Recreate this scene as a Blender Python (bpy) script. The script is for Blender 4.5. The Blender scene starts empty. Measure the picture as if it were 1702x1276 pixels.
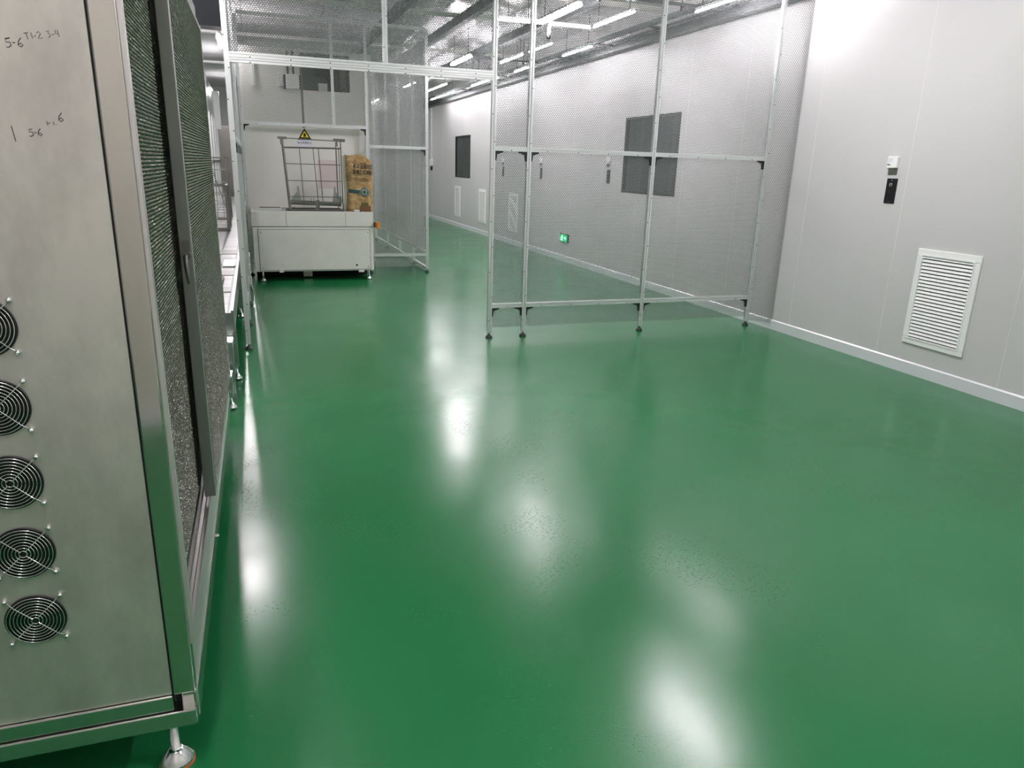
import bpy, math, random
import numpy as np
from mathutils import Vector, Matrix
random.seed(7)
sc = bpy.context.scene
col = sc.collection

# ------------------------------------------------------------------ camera
W, H, F = 1702, 1276, 1196.87
YAW, PITCH, ROLL = 0.341805, -0.292049, 0.0307316
CAMZ = 1.6
fwd = Vector((math.sin(YAW)*math.cos(PITCH), math.cos(YAW)*math.cos(PITCH), math.sin(PITCH)))
rt0 = Vector((math.cos(YAW), -math.sin(YAW), 0)); up0 = rt0.cross(fwd)
rt = math.cos(ROLL)*rt0 + math.sin(ROLL)*up0
up = -math.sin(ROLL)*rt0 + math.cos(ROLL)*up0
cam = bpy.data.cameras.new('camera'); cam.sensor_fit = 'HORIZONTAL'; cam.sensor_width = 36
cam.lens = 36*F/W; cam.clip_start = 0.05; cam.clip_end = 100
co = bpy.data.objects.new('camera', cam); col.objects.link(co)
M4 = Matrix((rt, up, -fwd)).transposed().to_4x4(); M4.translation = Vector((0, 0, CAMZ))
co.matrix_world = M4
sc.camera = co

# ------------------------------------------------------------------ world, exposure, light levels
wd = bpy.data.worlds.new('world'); sc.world = wd; wd.use_nodes = True
wd.node_tree.nodes['Background'].inputs[0].default_value = (0.75, 0.8, 0.85, 1)
wd.node_tree.nodes['Background'].inputs[1].default_value = 0.02
vs = sc.view_settings
vs.view_transform = 'Standard'; vs.look = 'None'; vs.gamma = 1; vs.use_curve_mapping = False
vs.exposure = 1.2
L_MAIN, L_SIDE = 82.0, 40.0      # radiance of the main light rows, and of the thin rows by the wall

# ------------------------------------------------------------------ room numbers (metres)
XW, XL, YN, YF, ZC = 5.22, -4.2, -1.17, 26.0, 3.75

# ------------------------------------------------------------------ materials
def lin(c):
    return tuple(((v/255)/12.92 if v/255 <= .04045 else ((v/255+.055)/1.055)**2.4) for v in c)
def mat(name, rgb, rough=.5, metal=0., spec=.5, emit=None, es=0., alpha=1., trans=0., coat=0., aniso=0.):
    m = bpy.data.materials.new(name); m.use_nodes = True
    b = m.node_tree.nodes['Principled BSDF']
    c = lin(rgb)
    b.inputs['Base Color'].default_value = (*c, 1); b.inputs['Roughness'].default_value = rough
    b.inputs['Metallic'].default_value = metal; b.inputs['Specular IOR Level'].default_value = spec
    b.inputs['Alpha'].default_value = alpha; b.inputs['Transmission Weight'].default_value = trans
    b.inputs['Coat Weight'].default_value = coat; b.inputs['Anisotropic'].default_value = aniso
    if emit:
        b.inputs['Emission Color'].default_value = (*lin(emit), 1); b.inputs['Emission Strength'].default_value = es
    return m
class NT:
    def __init__(s, m): s.m = m; s.t = m.node_tree; s.b = s.t.nodes['Principled BSDF']
    def n(s, typ, **kw):
        nd = s.t.nodes.new(typ)
        for k, v in kw.items():
            if k in nd.inputs: nd.inputs[k].default_value = v
            else: setattr(nd, k, v)
        return nd
    def l(s, a, b): s.t.links.new(a, b)
    def noise(s, scale, detail=3, rough=.5, stretch=None):
        tc = s.n('ShaderNodeTexCoord'); o = tc.outputs['Object']
        if stretch:
            mp = s.n('ShaderNodeMapping'); mp.inputs['Scale'].default_value = stretch; s.l(o, mp.inputs[0]); o = mp.outputs[0]
        nz = s.n('ShaderNodeTexNoise'); nz.inputs['Scale'].default_value = scale; nz.inputs['Detail'].default_value = detail
        nz.inputs['Roughness'].default_value = rough; s.l(o, nz.inputs['Vector']); return nz.outputs['Fac']
    def ramp(s, fac, stops):
        r = s.n('ShaderNodeValToRGB'); e = r.color_ramp.elements
        while len(e) < len(stops): e.new(.5)
        for i, (p, c) in enumerate(stops):
            e[i].position = p; e[i].color = (*c, 1) if len(c) == 3 else c
        s.l(fac, r.inputs[0]); return r.outputs[0]
    def rmap(s, fac, a, b, lo=.3, hi=.7):
        r = s.n('ShaderNodeMapRange'); r.inputs['From Min'].default_value = lo; r.inputs['From Max'].default_value = hi
        r.inputs['To Min'].default_value = a; r.inputs['To Max'].default_value = b; s.l(fac, r.inputs[0]); return r.outputs[0]
    def bump(s, fac, strength, dist=.01, prev=None):
        b = s.n('ShaderNodeBump'); b.inputs['Strength'].default_value = strength; b.inputs['Distance'].default_value = dist
        s.l(fac, b.inputs['Height'])
        if prev: s.l(prev, b.inputs['Normal'])
        s.l(b.outputs[0], s.b.inputs['Normal']); return b.outputs[0]

M = {}
# floor: green epoxy
m = M['floor'] = mat('green_epoxy', (30, 112, 64), .19, spec=.37); t = NT(m)
f1 = t.noise(.7, 4); c1 = t.ramp(f1, [(.3, lin((25, 106, 59))), (.7, lin((32, 114, 67)))]); t.l(c1, t.b.inputs['Base Color'])
t.l(t.rmap(t.noise(1.6, 5), .17, .24), t.b.inputs['Roughness'])
p = t.bump(t.noise(4, 2), .05, .01)
p = t.bump(t.noise(140, 2), .10, .002, p)
bl = t.ramp(t.noise(75, 2, .5, (1, 1.8, 1)), [(.0, (0, 0, 0)), (.62, (0, 0, 0)), (.72, (1, 1, 1))])
mk = t.ramp(t.noise(1.9, 2), [(.0, (0, 0, 0)), (.52, (0, 0, 0)), (.64, (1, 1, 1))])
mx = t.n('ShaderNodeMath', operation='MULTIPLY'); t.l(bl, mx.inputs[0]); t.l(mk, mx.inputs[1])
t.bump(mx.outputs[0], .55, .0025, p)
# painted sandwich panel wall
m = M['wall'] = mat('painted_panel_wall', (203, 202, 202), .34, spec=.5); t = NT(m)
t.bump(t.noise(1.1, 2, stretch=(1, 1, .6)), .10, .03)
m = M['ceil'] = mat('painted_panel_ceiling', (212, 213, 213), .22, spec=.6); t = NT(m)
tc = t.n('ShaderNodeTexCoord'); br = t.n('ShaderNodeTexBrick'); br.offset = 0
br.inputs['Scale'].default_value = 1; br.inputs['Brick Width'].default_value = 1.17; br.inputs['Row Height'].default_value = 3.6
br.inputs['Mortar Size'].default_value = .006
br.inputs['Color1'].default_value = (*lin((212, 213, 213)), 1); br.inputs['Color2'].default_value = (*lin((206, 207, 207)), 1)
br.inputs['Mortar'].default_value = (*lin((90, 92, 92)), 1)
t.l(tc.outputs['Object'], br.inputs[0]); t.l(br.outputs[0], t.b.inputs['Base Color'])
t.bump(t.noise(1.3, 2), .12, .03)
M['white'] = mat('white_enamel', (240, 241, 240), .35)
M['base'] = mat('aluminium_baseboard', (236, 236, 242), .3, metal=.25)
M['seam'] = mat('wall_seam', (222, 222, 220), .4)
M['beam'] = mat('dark_grey_beam', (92, 97, 98), .5)
M['dark'] = mat('black_plastic', (22, 23, 24), .45)
M['hole'] = mat('dark_void', (6, 6, 7), .8)
M['tray'] = mat('grey_cable_tray', (92, 96, 97), .4, metal=.5)
M['alu'] = mat('anodised_aluminium', (222, 226, 226), .3, metal=.55)
M['bolt'] = mat('dark_bolt', (48, 50, 52), .35, metal=.7)
M['meshlit'] = mat('galvanised_mesh_lit_copy', (168, 170, 168), .4, metal=.4)  # galvanised mesh again, lightened to make up for dim light at the far fences
M['mesh'] = mat('galvanised_mesh', (122, 125, 125), .4, metal=.5)
M['chrome'] = mat('chrome', (225, 228, 228), .12, metal=1)
M['rubber'] = mat('orange_rubber', (176, 84, 50), .7)
# stainless steel
def steel(name, rgb, r0, r1, scale=3, stretch=(1, 1, .5), aniso=.3, metal=1, lo=.88):
    m = mat(name, rgb, r0, metal=metal, aniso=aniso); t = NT(m)
    t.l(t.rmap(t.noise(scale, 5, .6, stretch), r0, r1), t.b.inputs['Roughness'])
    f = t.noise(scale*1.7, 6, .68, stretch)
    a = lin(rgb); t.l(t.ramp(f, [(.32, tuple(v*lo for v in a)), (.62, a)]), t.b.inputs['Base Color'])
    t.bump(t.noise(scale*.5, 2, .5, stretch), .06, .03)
    return m
M['panel'] = steel('smudged_stainless_panel', (212, 209, 202), .34, .52, metal=.75, lo=.74)
M['post'] = steel('polished_stainless_post', (206, 203, 196), .07, .13, 2, (1, 1, .2))
M['rail'] = steel('polished_stainless_rail', (205, 206, 202), .14, .22)
M['steel'] = steel('stainless_sheet', (205, 207, 208), .2, .32)
M['perf'] = mat('perforated_steel', (122, 122, 114), .2, metal=.95)
t = NT(M['perf']); t.bump(t.noise(70, 2), .9, .006)
M['frame'] = mat('satin_door_frame', (158, 161, 158), .34, metal=.9)
M['sill'] = mat('pale_satin_sill', (198, 196, 194), .38, metal=.7)
M['wire'] = mat('steel_wire', (135, 134, 130), .35, metal=.9)
M['cream'] = mat('light_grey_enamel', (202, 204, 196), .42); t = NT(M['cream'])
t.l(t.ramp(t.noise(2.2, 5, .6), [(.3, lin((206, 206, 198))), (.65, lin((218, 218, 210)))]), t.b.inputs['Base Color'])
M['backp'] = mat('pale_enamel_panel', (224, 224, 216), .4)
M['creamd'] = mat('grey_enamel_line', (110, 112, 106), .5)
M['oven'] = mat('grey_enamel', (226, 225, 221), .45)
M['teal'] = mat('dark_teal_interior', (70, 96, 90), .4)
M['glassd'] = mat('tinted_glass', (70, 76, 76), .03, trans=.0, spec=.5, alpha=.6)
M['nearwall'] = mat('cream_panel_wall', (222, 217, 211), .4)
M['plastic'] = mat('clear_plastic_sheet', (208, 211, 212), .16, spec=.6, alpha=.5); t = NT(M['plastic'])
tc = t.n('ShaderNodeTexCoord'); wv = t.n('ShaderNodeTexWave'); wv.bands_direction = 'Y'; wv.inputs['Scale'].default_value = 6; wv.inputs['Distortion'].default_value = 1.2
t.l(tc.outputs['Object'], wv.inputs[0]); t.bump(wv.outputs['Fac'], .35, .01)
M['lamp'] = mat('lamp_diffuser', (250, 250, 250), .4, emit=(255, 247, 251), es=L_MAIN)
M['lampside'] = mat('lamp_tube', (250, 250, 250), .4, emit=(255, 248, 252), es=L_SIDE)
M['exitg'] = mat('exit_green_lit', (20, 170, 100), .4, emit=(0, 190, 105), es=.55)
M['exitw'] = mat('exit_white_lit', (220, 255, 235), .4, emit=(150, 255, 205), es=1.6)
M['ink'] = mat('marker_ink', (62, 62, 64), .6)
M['ink2'] = mat('faded_marker_ink', (112, 111, 108), .6)
m = M['paper'] = mat('kraft_paper', (198, 168, 116), .75); t = NT(m)
t.l(t.ramp(t.noise(11, 6, .65), [(.3, lin((140, 104, 58))), (.5, lin((184, 152, 102))), (.7, lin((208, 186, 142)))]), t.b.inputs['Base Color'])
p = t.bump(t.noise(14, 6, .65, (1, 1, 2.2)), 1, .05)
M['bagside'] = mat('pale_bag_gusset', (206, 200, 180), .7)
M['bagteal'] = mat('dark_teal_print', (36, 78, 78), .7)
M['bagdark'] = mat('dark_print', (48, 44, 40), .7)
M['bagbrown'] = mat('brown_print', (104, 74, 44), .7)
M['cardboard'] = mat('brown_box', (112, 78, 50), .7)
M['boxlid'] = mat('olive_box', (92, 84, 40), .7)
M['orange'] = mat('orange_plastic', (205, 130, 50), .5)
M['blue'] = mat('blue_plastic', (52, 88, 130), .5)
M['yellow'] = mat('sign_yellow', (226, 206, 40), .5)
M['black'] = mat('sign_black', (20, 20, 20), .5)
M['label'] = mat('sign_white', (222, 222, 232), .5)
M['pink'] = mat('pale_pink_sheet', (214, 200, 199), .5)
M['rag'] = mat('crumpled_grey_film', (168, 168, 160), .4)
M['belt'] = mat('steel_slat_bed', (214, 216, 216), .3, metal=.6); t = NT(M['belt'])
tc = t.n('ShaderNodeTexCoord'); br = t.n('ShaderNodeTexBrick'); br.offset = 0
for k, v in (('Scale', 1), ('Brick Width', .16), ('Row Height', .3), ('Mortar Size', .008)): br.inputs[k].default_value = v
br.inputs['Color1'].default_value = (*lin((180, 182, 182)), 1); br.inputs['Color2'].default_value = (*lin((150, 152, 152)), 1); br.inputs['Mortar'].default_value = (*lin((90, 92, 92)), 1)
t.l(tc.outputs['Object'], br.inputs[0]); t.l(br.outputs[0], t.b.inputs['Base Color'])
M['brown'] = mat('brown_grey_steel', (124, 121, 117), .4, metal=.3)
M['purple'] = mat('slate_trim', (116, 116, 128), .5)

# ------------------------------------------------------------------ mesh builder
def wloc(o):
    v = Vector((0, 0, 0))
    while o is not None: v = v + o.location; o = o.parent
    return v
class MB:
    """collects shapes in world coordinates; build() links them as ONE mesh object"""
    def __init__(s): s.v = []; s.f = []; s.mi = []; s.sm = []
    def add(s, vs, fs, mi=0, sm=False):
        o = len(s.v); s.v += [tuple(p) for p in vs]
        for f in fs: s.f.append(tuple(i+o for i in f)); s.mi.append(mi); s.sm.append(sm)
        return s
    def box(s, x0, x1, y0, y1, z0, z1, mi=0):
        vs = [(x, y, z) for z in (z0, z1) for y in (y0, y1) for x in (x0, x1)]
        return s.add(vs, [(0, 2, 3, 1), (4, 5, 7, 6), (0, 1, 5, 4), (2, 6, 7, 3), (0, 4, 6, 2), (1, 3, 7, 5)], mi)
    def prism(s, poly, axis, a, b, mi=0, sm=False):
        """poly: 2d points in the two other axes (cyclic order y,z / x,z / x,y)"""
        def mk(p, t): return {0: (t, p[0], p[1]), 1: (p[0], t, p[1]), 2: (p[0], p[1], t)}[axis]
        n = len(poly); vs = [mk(p, a) for p in poly]+[mk(p, b) for p in poly]
        s.add(vs, [(i, (i+1) % n, n+(i+1) % n, n+i) for i in range(n)], mi, sm)
        return s.add(vs, [tuple(range(n))[::-1], tuple(range(n, 2*n))], mi)
    def tube(s, pts, r, n=8, mi=0, closed=False, sm=True):
        pts = [Vector(p) for p in pts]; rings = []; N = len(pts)
        ref = None
        for i, p in enumerate(pts):
            if closed: d = (pts[(i+1) % N]-pts[i-1])
            else: d = pts[min(i+1, N-1)]-pts[max(i-1, 0)]
            d.normalize()
            if ref is None: ref = Vector((0, 0, 1)) if abs(d.z) < .9 else Vector((1, 0, 0))
            a = d.cross(ref)
            if a.length < 1e-4: a = d.cross(Vector((0, 1, 0)))
            a.normalize(); b = d.cross(a)
            ref = -b if not closed else ref
            rr = r[i] if isinstance(r, (list, tuple)) else r
            rings.append([p+rr*(math.cos(2*math.pi*k/n)*a+math.sin(2*math.pi*k/n)*b) for k in range(n)])
        vs = [q for ring in rings for q in ring]; fs = []
        for i in range(N if closed else N-1):
            j = (i+1) % N
            for k in range(n): fs.append((i*n+k, i*n+(k+1) % n, j*n+(k+1) % n, j*n+k))
        s.add(vs, fs, mi, sm)
        if not closed: s.add(rings[0]+rings[-1], [tuple(range(n)), tuple(range(n, 2*n))[::-1]], mi)
        return s
    def lathe(s, c, prof, axis=2, n=24, mi=0, sm=True):
        """prof: (radius, height) pairs along the axis"""
        def mk(r, h, a):
            u, v = r*math.cos(a), r*math.sin(a)
            q = {0: (h, u, v), 1: (u, h, v), 2: (u, v, h)}[axis]; return (c[0]+q[0], c[1]+q[1], c[2]+q[2])
        vs = [mk(r, h, 2*math.pi*k/n) for r, h in prof for k in range(n)]; fs = []
        for i in range(len(prof)-1):
            for k in range(n): fs.append((i*n+k, i*n+(k+1) % n, (i+1)*n+(k+1) % n, (i+1)*n+k))
        s.add(vs, fs, mi, sm)
        L = len(prof)-1
        return s.add([vs[k] for k in range(n)]+[vs[L*n+k] for k in range(n)], [tuple(range(n))[::-1], tuple(range(n, 2*n))], mi)
    def torus(s, c, R, r, axis=1, n=28, k=6, mi=0):
        pts = []
        for i in range(n):
            a = 2*math.pi*i/n; u, v = R*math.cos(a), R*math.sin(a)
            q = {0: (0, u, v), 1: (u, 0, v), 2: (u, v, 0)}[axis]; pts.append((c[0]+q[0], c[1]+q[1], c[2]+q[2]))
        # ring frames
        vs = []; fs = []; ax = Vector([1 if i == axis else 0 for i in range(3)]); C0 = Vector(c)
        for p in pts:
            d = (Vector(p)-C0).normalized()
            for j in range(k):
                b = 2*math.pi*j/k; vs.append(Vector(p)+r*(math.cos(b)*d+math.sin(b)*ax))
        for i in range(n):
            for j in range(k): fs.append((i*k+j, i*k+(j+1) % k, ((i+1) % n)*k+(j+1) % k, ((i+1) % n)*k+j))
        return s.add(vs, fs, mi, True)
    def each(s, name, mats, parent=None, label=None, bevel=0):
        """every separate piece as an object of its own"""
        par = list(range(len(s.v)))
        def fd(i):
            while par[i] != i: par[i] = par[par[i]]; i = par[i]
            return i
        key = {}
        for i, p in enumerate(s.v):
            k = (round(p[0], 5), round(p[1], 5), round(p[2], 5))
            if k in key: par[fd(i)] = fd(key[k])
            else: key[k] = i
        for f in s.f:
            for i in f[1:]: par[fd(i)] = fd(f[0])
        groups = {}
        for n_, f in enumerate(s.f): groups.setdefault(fd(f[0]), []).append(n_)
        out = []
        for g in groups.values():
            m_ = MB(); mp = {}
            for n_ in g:
                f2 = []
                for i in s.f[n_]:
                    if i not in mp: mp[i] = len(m_.v); m_.v.append(s.v[i])
                    f2.append(mp[i])
                m_.f.append(tuple(f2)); m_.mi.append(s.mi[n_]); m_.sm.append(s.sm[n_])
            out.append(m_.build(name, mats, parent, label, bevel))
        return out
    def build(s, name, mats, parent=None, label=None, bevel=0):
        if not isinstance(mats, (list, tuple)): mats = [mats]
        off = wloc(parent) if parent is not None else Vector((0, 0, 0))
        me = bpy.data.meshes.new(name)
        me.from_pydata([(p[0]-off.x, p[1]-off.y, p[2]-off.z) for p in s.v], [], s.f)
        for mm in mats: me.materials.append(mm)
        me.polygons.foreach_set('material_index', s.mi); me.polygons.foreach_set('use_smooth', s.sm)
        me.update()
        import bmesh
        bm = bmesh.new(); bm.from_mesh(me); bmesh.ops.recalc_face_normals(bm, faces=bm.faces); bm.to_mesh(me); bm.free()
        o = bpy.data.objects.new(name, me); col.objects.link(o)
        if parent is not None: o.parent = parent
        if label: o['label'] = label
        if bevel:
            b = o.modifiers.new('bevel', 'BEVEL'); b.width = bevel; b.segments = 2; b.limit_method = 'ANGLE'; b.angle_limit = .6
        return o
def tag(o, label, cat, group=None):
    o['label'] = label; o['category'] = cat
    if group: o['group'] = group
    return o
def thing(name, label, cat, loc, group=None):
    o = bpy.data.objects.new(name, None); col.objects.link(o); o.location = loc; o.empty_display_size = .1
    return tag(o, label, cat, group)
def struct(o): o['kind'] = 'structure'; return o
def copy_thing(src, loc, label):
    c = src.copy(); col.objects.link(c); c.location = loc; c['label'] = label
    for ch in list(src.children):
        d = ch.copy(); col.objects.link(d); d.parent = c
        for g in list(ch.children):
            e = g.copy(); col.objects.link(e); e.parent = d
    return c
def text_mesh(body, size, origin, ux, uy, name, material, parent, bend=None):
    """writing laid on a surface: mesh made from a font curve; ux, uy are the in-plane directions"""
    cu = bpy.data.curves.new('writing', 'FONT'); cu.body = body; cu.size = size; cu.offset = .0005 if bend else 0; cu.extrude = .0004; cu.resolution_u = 2
    cu.align_x = 'CENTER'; cu.align_y = 'CENTER'
    tmp = bpy.data.objects.new('writing_tmp', cu); col.objects.link(tmp)
    dg = bpy.context.evaluated_depsgraph_get(); dg.update()
    me = bpy.data.meshes.new_from_object(tmp.evaluated_get(dg))
    bpy.data.objects.remove(tmp); bpy.data.curves.remove(cu)
    ux, uy, og = Vector(ux), Vector(uy), Vector(origin); nn = ux.cross(uy)
    off = wloc(parent)
    for v in me.vertices:
        q = og+ux*v.co.x+uy*v.co.y+nn*v.co.z
        if bend: q = bend(q)
        v.co = q-off
    me.materials.clear(); me.materials.append(material); me.name = name
    o = bpy.data.objects.new(name, me); col.objects.link(o); o.parent = parent
    return o
def hexmesh(name, material, parent, u0, u1, w0, w1, fixed, axis, px=.02, py=.0138, wire=.0046, relief=.0008, label=None):
    """woven/expanded mesh: a lattice of hexagonal cells, real openings. axis = normal axis (0: x, 1: y)"""
    nu = max(1, int(round((u1-u0)/px))); nw = max(1, int(round((w1-w0)/py))); du = (u1-u0)/nu; dw = (w1-w0)/nw
    ii, jj = np.meshgrid(np.arange(nu), np.arange(nw), indexing='ij')
    cu = u0+(ii+.5+.5*(jj % 2))*du; cw = w0+(jj+.5)*dw
    k = (cu < u1+.001); cu = cu[k]; cw = cw[k]; n = cu.size
    # pointy-top cell
    hx = np.array([0, .5, .5, 0, -.5, -.5])*du; hy = np.array([2/3, 1/3, -1/3, -2/3, -1/3, 1/3])*dw
    sx = 1-wire/du; sy = 1-wire/(dw*1.2)
    V = np.empty((n, 12, 3)); a, b = ((0, 2) if axis == 1 else (1, 2))
    V[:, :6, a] = cu[:, None]+hx; V[:, :6, b] = cw[:, None]+hy
    V[:, 6:, a] = cu[:, None]+hx*sx; V[:, 6:, b] = cw[:, None]+hy*sy
    V[:, :6, axis] = fixed-relief*(1 if axis == 1 else -1); V[:, 6:, axis] = fixed+relief*(1 if axis == 1 else -1)
    off = wloc(parent); V -= np.array(off)
    V = V.reshape(-1, 3)
    q = np.array([[i, (i+1) % 6, 6+(i+1) % 6, 6+i] for i in range(6)])
    Fc = (np.arange(n)[:, None, None]*12+q[None]).reshape(-1)
    me = bpy.data.meshes.new(name); me.vertices.add(len(V)); me.vertices.foreach_set('co', V.reshape(-1))
    me.loops.add(len(Fc)); me.loops.foreach_set('vertex_index', Fc.astype(np.int32))
    npoly = len(Fc)//4; me.polygons.add(npoly); me.polygons.foreach_set('loop_start', np.arange(npoly, dtype=np.int32)*4)
    me.update(calc_edges=True); me.validate()
    me.materials.append(material)
    o = bpy.data.objects.new(name, me); col.objects.link(o); o.parent = parent
    if label: o['label'] = label
    return o

# ------------------------------------------------------------------ room shell
struct(MB().box(XL-.1, XW+2.2, YN-.1, YF+.1, -.1, 0).build('floor', M['floor']))
struct(MB().box(XL-.1, XW+2.2, YN-.1, YF+.1, ZC, ZC+.1).build('ceiling', M['ceil']))
struct(MB().box(XL-.1, XL, YN, YF, 0, ZC).build('wall_left', M['wall']))
struct(MB().box(XL-.1, XW+.06, YN-.1, YN, 0, ZC).build('wall_near', M['nearwall']))
struct(MB().box(XL-.1, XW+.06, YF, YF+.1, 0, ZC).build('wall_far', M['wall']))
WIN = [(8.54, 10.04, 1.29, 2.34), (18.33, 19.80, 1.30, 2.35)]
wr = MB()
edges = [YN]+[4.885+1.17*k for k in range(-5, 19)]+[YF]
for y0, y1 in zip(edges[:-1], edges[1:]):
    wins = [w for w in WIN if w[0] < y1 and w[1] > y0]
    if not wins: wr.box(XW, XW+.05, y0+.0015, y1-.0015, 0, ZC); continue
    w = wins[0]
    wr.box(XW, XW+.05, y0+.0015, y1-.0015, 0, w[2]); wr.box(XW, XW+.05, y0+.0015, y1-.0015, w[3], ZC)
    if w[0] > y0: wr.box(XW, XW+.05, y0+.0015, w[0], w[2], w[3])
    if w[1] < y1: wr.box(XW, XW+.05, w[1], y1-.0015, w[2], w[3])
for y in edges[1:-1]:           # pale joint strips between the wall panels
    for z0, z1 in ([(0, ZC)] if not any(w[0] < y < w[1] for w in WIN) else [(0, 1.29), (2.35, ZC)]):
        wr.box(XW-.0015, XW+.01, y-.003, y+.003, z0, z1, 1)
struct(wr.build('wall_right', [M['wall'], M['seam']]))
# dim corridor behind the windows
cr = MB(); cr.box(XW+1.9, XW+2.0, YN, YF, 0, ZC)
cr.box(XW+1.0, XW+1.35, 12.2, 12.6, 0, ZC, 1); cr.box(XW+1.1, XW+1.3, 13.9, 14.1, 0, ZC, 1)
struct(cr.build('wall_corridor', [M['oven'], M['wall']]))
bb = MB().prism([(XW, 0), (XW-.012, 0), (XW-.012, .095), (XW-.004, .105), (XW, .105)], 1, YN, YF)
struct(bb.build('baseboard_right', M['base']))
bb = MB().prism([(YN, 0), (YN+.012, 0), (YN+.012, .095), (YN+.004, .105), (YN, .105)], 0, XL, XW-.012)
struct(bb.build('baseboard_near', M['base']))
for i, (y0, y1, z0, z1) in enumerate(WIN):
    t_ = .03; fr = MB(); a, b = XW-.004, XW+.05
    fr.box(a, b, y0, y1, z0, z0+t_); fr.box(a, b, y0, y1, z1-t_, z1); fr.box(a, b, y0, y0+t_, z0+t_, z1-t_); fr.box(a, b, y1-t_, y1, z0+t_, z1-t_)
    w = struct(fr.build('window_%d' % (i+1), M['dark']))
    MB().box(XW+.02, XW+.026, y0+t_, y1-t_, z0+t_, z1-t_).build('pane', M['glassd'], w)
# ceiling beams
for i, (x, y0, w_, z) in enumerate([(1.98, 6, .1, 3.56), (2.92, 6, .1, 3.56), (4.0, 6, .1, 3.56)]):
    struct(MB().box(x-w_/2, x+w_/2, y0, YF, z-.06, z+.06).build('trim_%d' % (i+1), M['beam'], bevel=.004))
struct(MB().box(-1.6, -.24, 11.4, 11.75, 3.3, ZC).build('trim_4', M['purple']))
for i, y in enumerate((9.2, 10.9, 14.2, 18.5)):
    a = MB().box(-4, XW, y, y+.045, 3.62, 3.66).box(-4, XW, y+.085, y+.13, 3.62, 3.66)
    struct(a.build('trim_%d' % (i+5), M['oven']))

# ------------------------------------------------------------------ lights, struts, cable tray
def fixture(x, y, lx, ly, z, lm, label, group, name='ceiling_light'):
    a_, b_ = (.013, .011) if lm is M['lamp'] else (.009, .007); e_ = .006 if lm is M['lamp'] else .002
    r = thing(name, label, 'ceiling light', (x, y, z), group)
    MB().box(x-lx/2, x+lx/2, y-ly/2, y+ly/2, z+b_, z+b_+.03).build('housing', M['white'], r)
    MB().box(x-lx/2-e_, x+lx/2+e_, y-ly/2-e_, y+ly/2+e_, z-a_, z+b_).build('diffuser', lm, r, 'glowing white diffuser')
    rod = MB()
    if lx < ly: sp = [(x, y-ly/2+.12), (x, y+ly/2-.12)]
    else: sp = [(x-lx/2+.12, y), (x+lx/2-.12, y)]
    for a, b in sp: rod.tube([(a, b, z+b_+.03), (a, b, ZC)], .004, 6)
    rod.each('hanger_rod', M['bolt'], r)
    return r
def_lab = {.4: 'near the wall behind the viewer', 4.6: 'over the open floor before the partition', 8.5: 'just behind the mesh partition',
           12.8: 'level with the oven housing', 17.2: 'far past the side fence', 22.2: 'farthest, at the end of the hall'}
for y, d in def_lab.items():
    fixture(3.46, y, .05, 1.15, 3.3, M['lamp'] if y < 15 else M['lampside'], 'bright white batten light of the middle row, '+d, 'battens of the middle row')
for y, d in def_lab.items():
    d2 = {8.5: 'above the start of the left mesh fence', 12.8: 'above the barred machine', 4.6: 'above the stainless cabinet', .4: 'behind the stainless cabinet'}.get(y, d)
    fixture(-.33, y, .05, 1.15, 3.3, M['lamp'], 'bright white batten light of the left row, '+d2, 'battens of the left row')
fixture(3.17, 9.09, .5, .06, 3.3, M['lampside'], 'short white batten set crosswise behind the mesh, ending at the middle row', None)
for (y0, y1, d) in [(7.95, 9.0, 'joined to the bent white conduit behind the mesh'), (10.4, 11.3, 'second beyond the bent conduit'), (11.6, 12.7, 'third beyond the bent conduit'), (14.35, 15.0, 'shorter one high in the doorway view'), (16.5, 18.55, 'longer one high in the doorway view')]:
    fixture(4.14, (y0+y1)/2, .02, y1-y0, 3.3, M['lampside'], 'slim white tube light, '+d, 'slim tubes near the right wall', 'tube_light')
for (y0, y1, d) in [(5.6, 7.65, 'hung above the last fence bay'), (10.35, 11.4, 'nearest short one'), (12.9, 13.7, 'middle short one'), (14.7, 16.6, 'farther long one'), (18.2, 20.6, 'farthest long one')]:
    fixture(4.74, (y0+y1)/2, .02, y1-y0, 3.3, M['lampside'], 'slim white tube light beside the cable tray, '+d, 'slim tubes beside the cable tray', 'tube_light')
for y, x0, d in ((7.72, 3.5, 'nearest, over the last fence bay'), (12.85, 3.5, 'middle one, behind the slim tubes'), (15.6, 2.6, 'farthest, seen through the doorway')):
    r = thing('strut_rail', 'thin grey crosswise strut hung on rods below the ceiling, '+d, 'strut', ((x0+4.95)/2, y, 3.36), 'crosswise struts')
    MB().box(x0, 4.855, y-.02, y+.02, 3.355, 3.385).build('rail', M['tray'], r)
    for x in (x0+.1, 4.6):
        MB().tube([(x, y, 3.33), (x, y, ZC)], .005, 6).lathe((x, y, 3.31), [(.012, 0), (.02, .01), (.02, .035), (.012, .045)], 2, 10).build('hanger_rod', M['dark'], r)
# bent white conduit with a drop head
r = thing('bent_conduit', 'white conduit crossing behind the mesh with a short dark-tipped drop end', 'conduit', (3.58, 9.04, 3.3))
MB().box(3.58, 4.1, 9.02, 9.07, 3.27, 3.32).build('conduit_run', M['white'], r)
MB().tube([(3.58, 9.045, 3.3), (3.56, 9.045, 3.25), (3.555, 9.045, 3.17)], .022, 10).build('drop_pipe', M['white'], r)
MB().lathe((3.555, 9.045, 3.12), [(.01, 0), (.026, .012), (.026, .04), (.016, .05)], 2, 12).build('nozzle', M['dark'], r)
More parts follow.
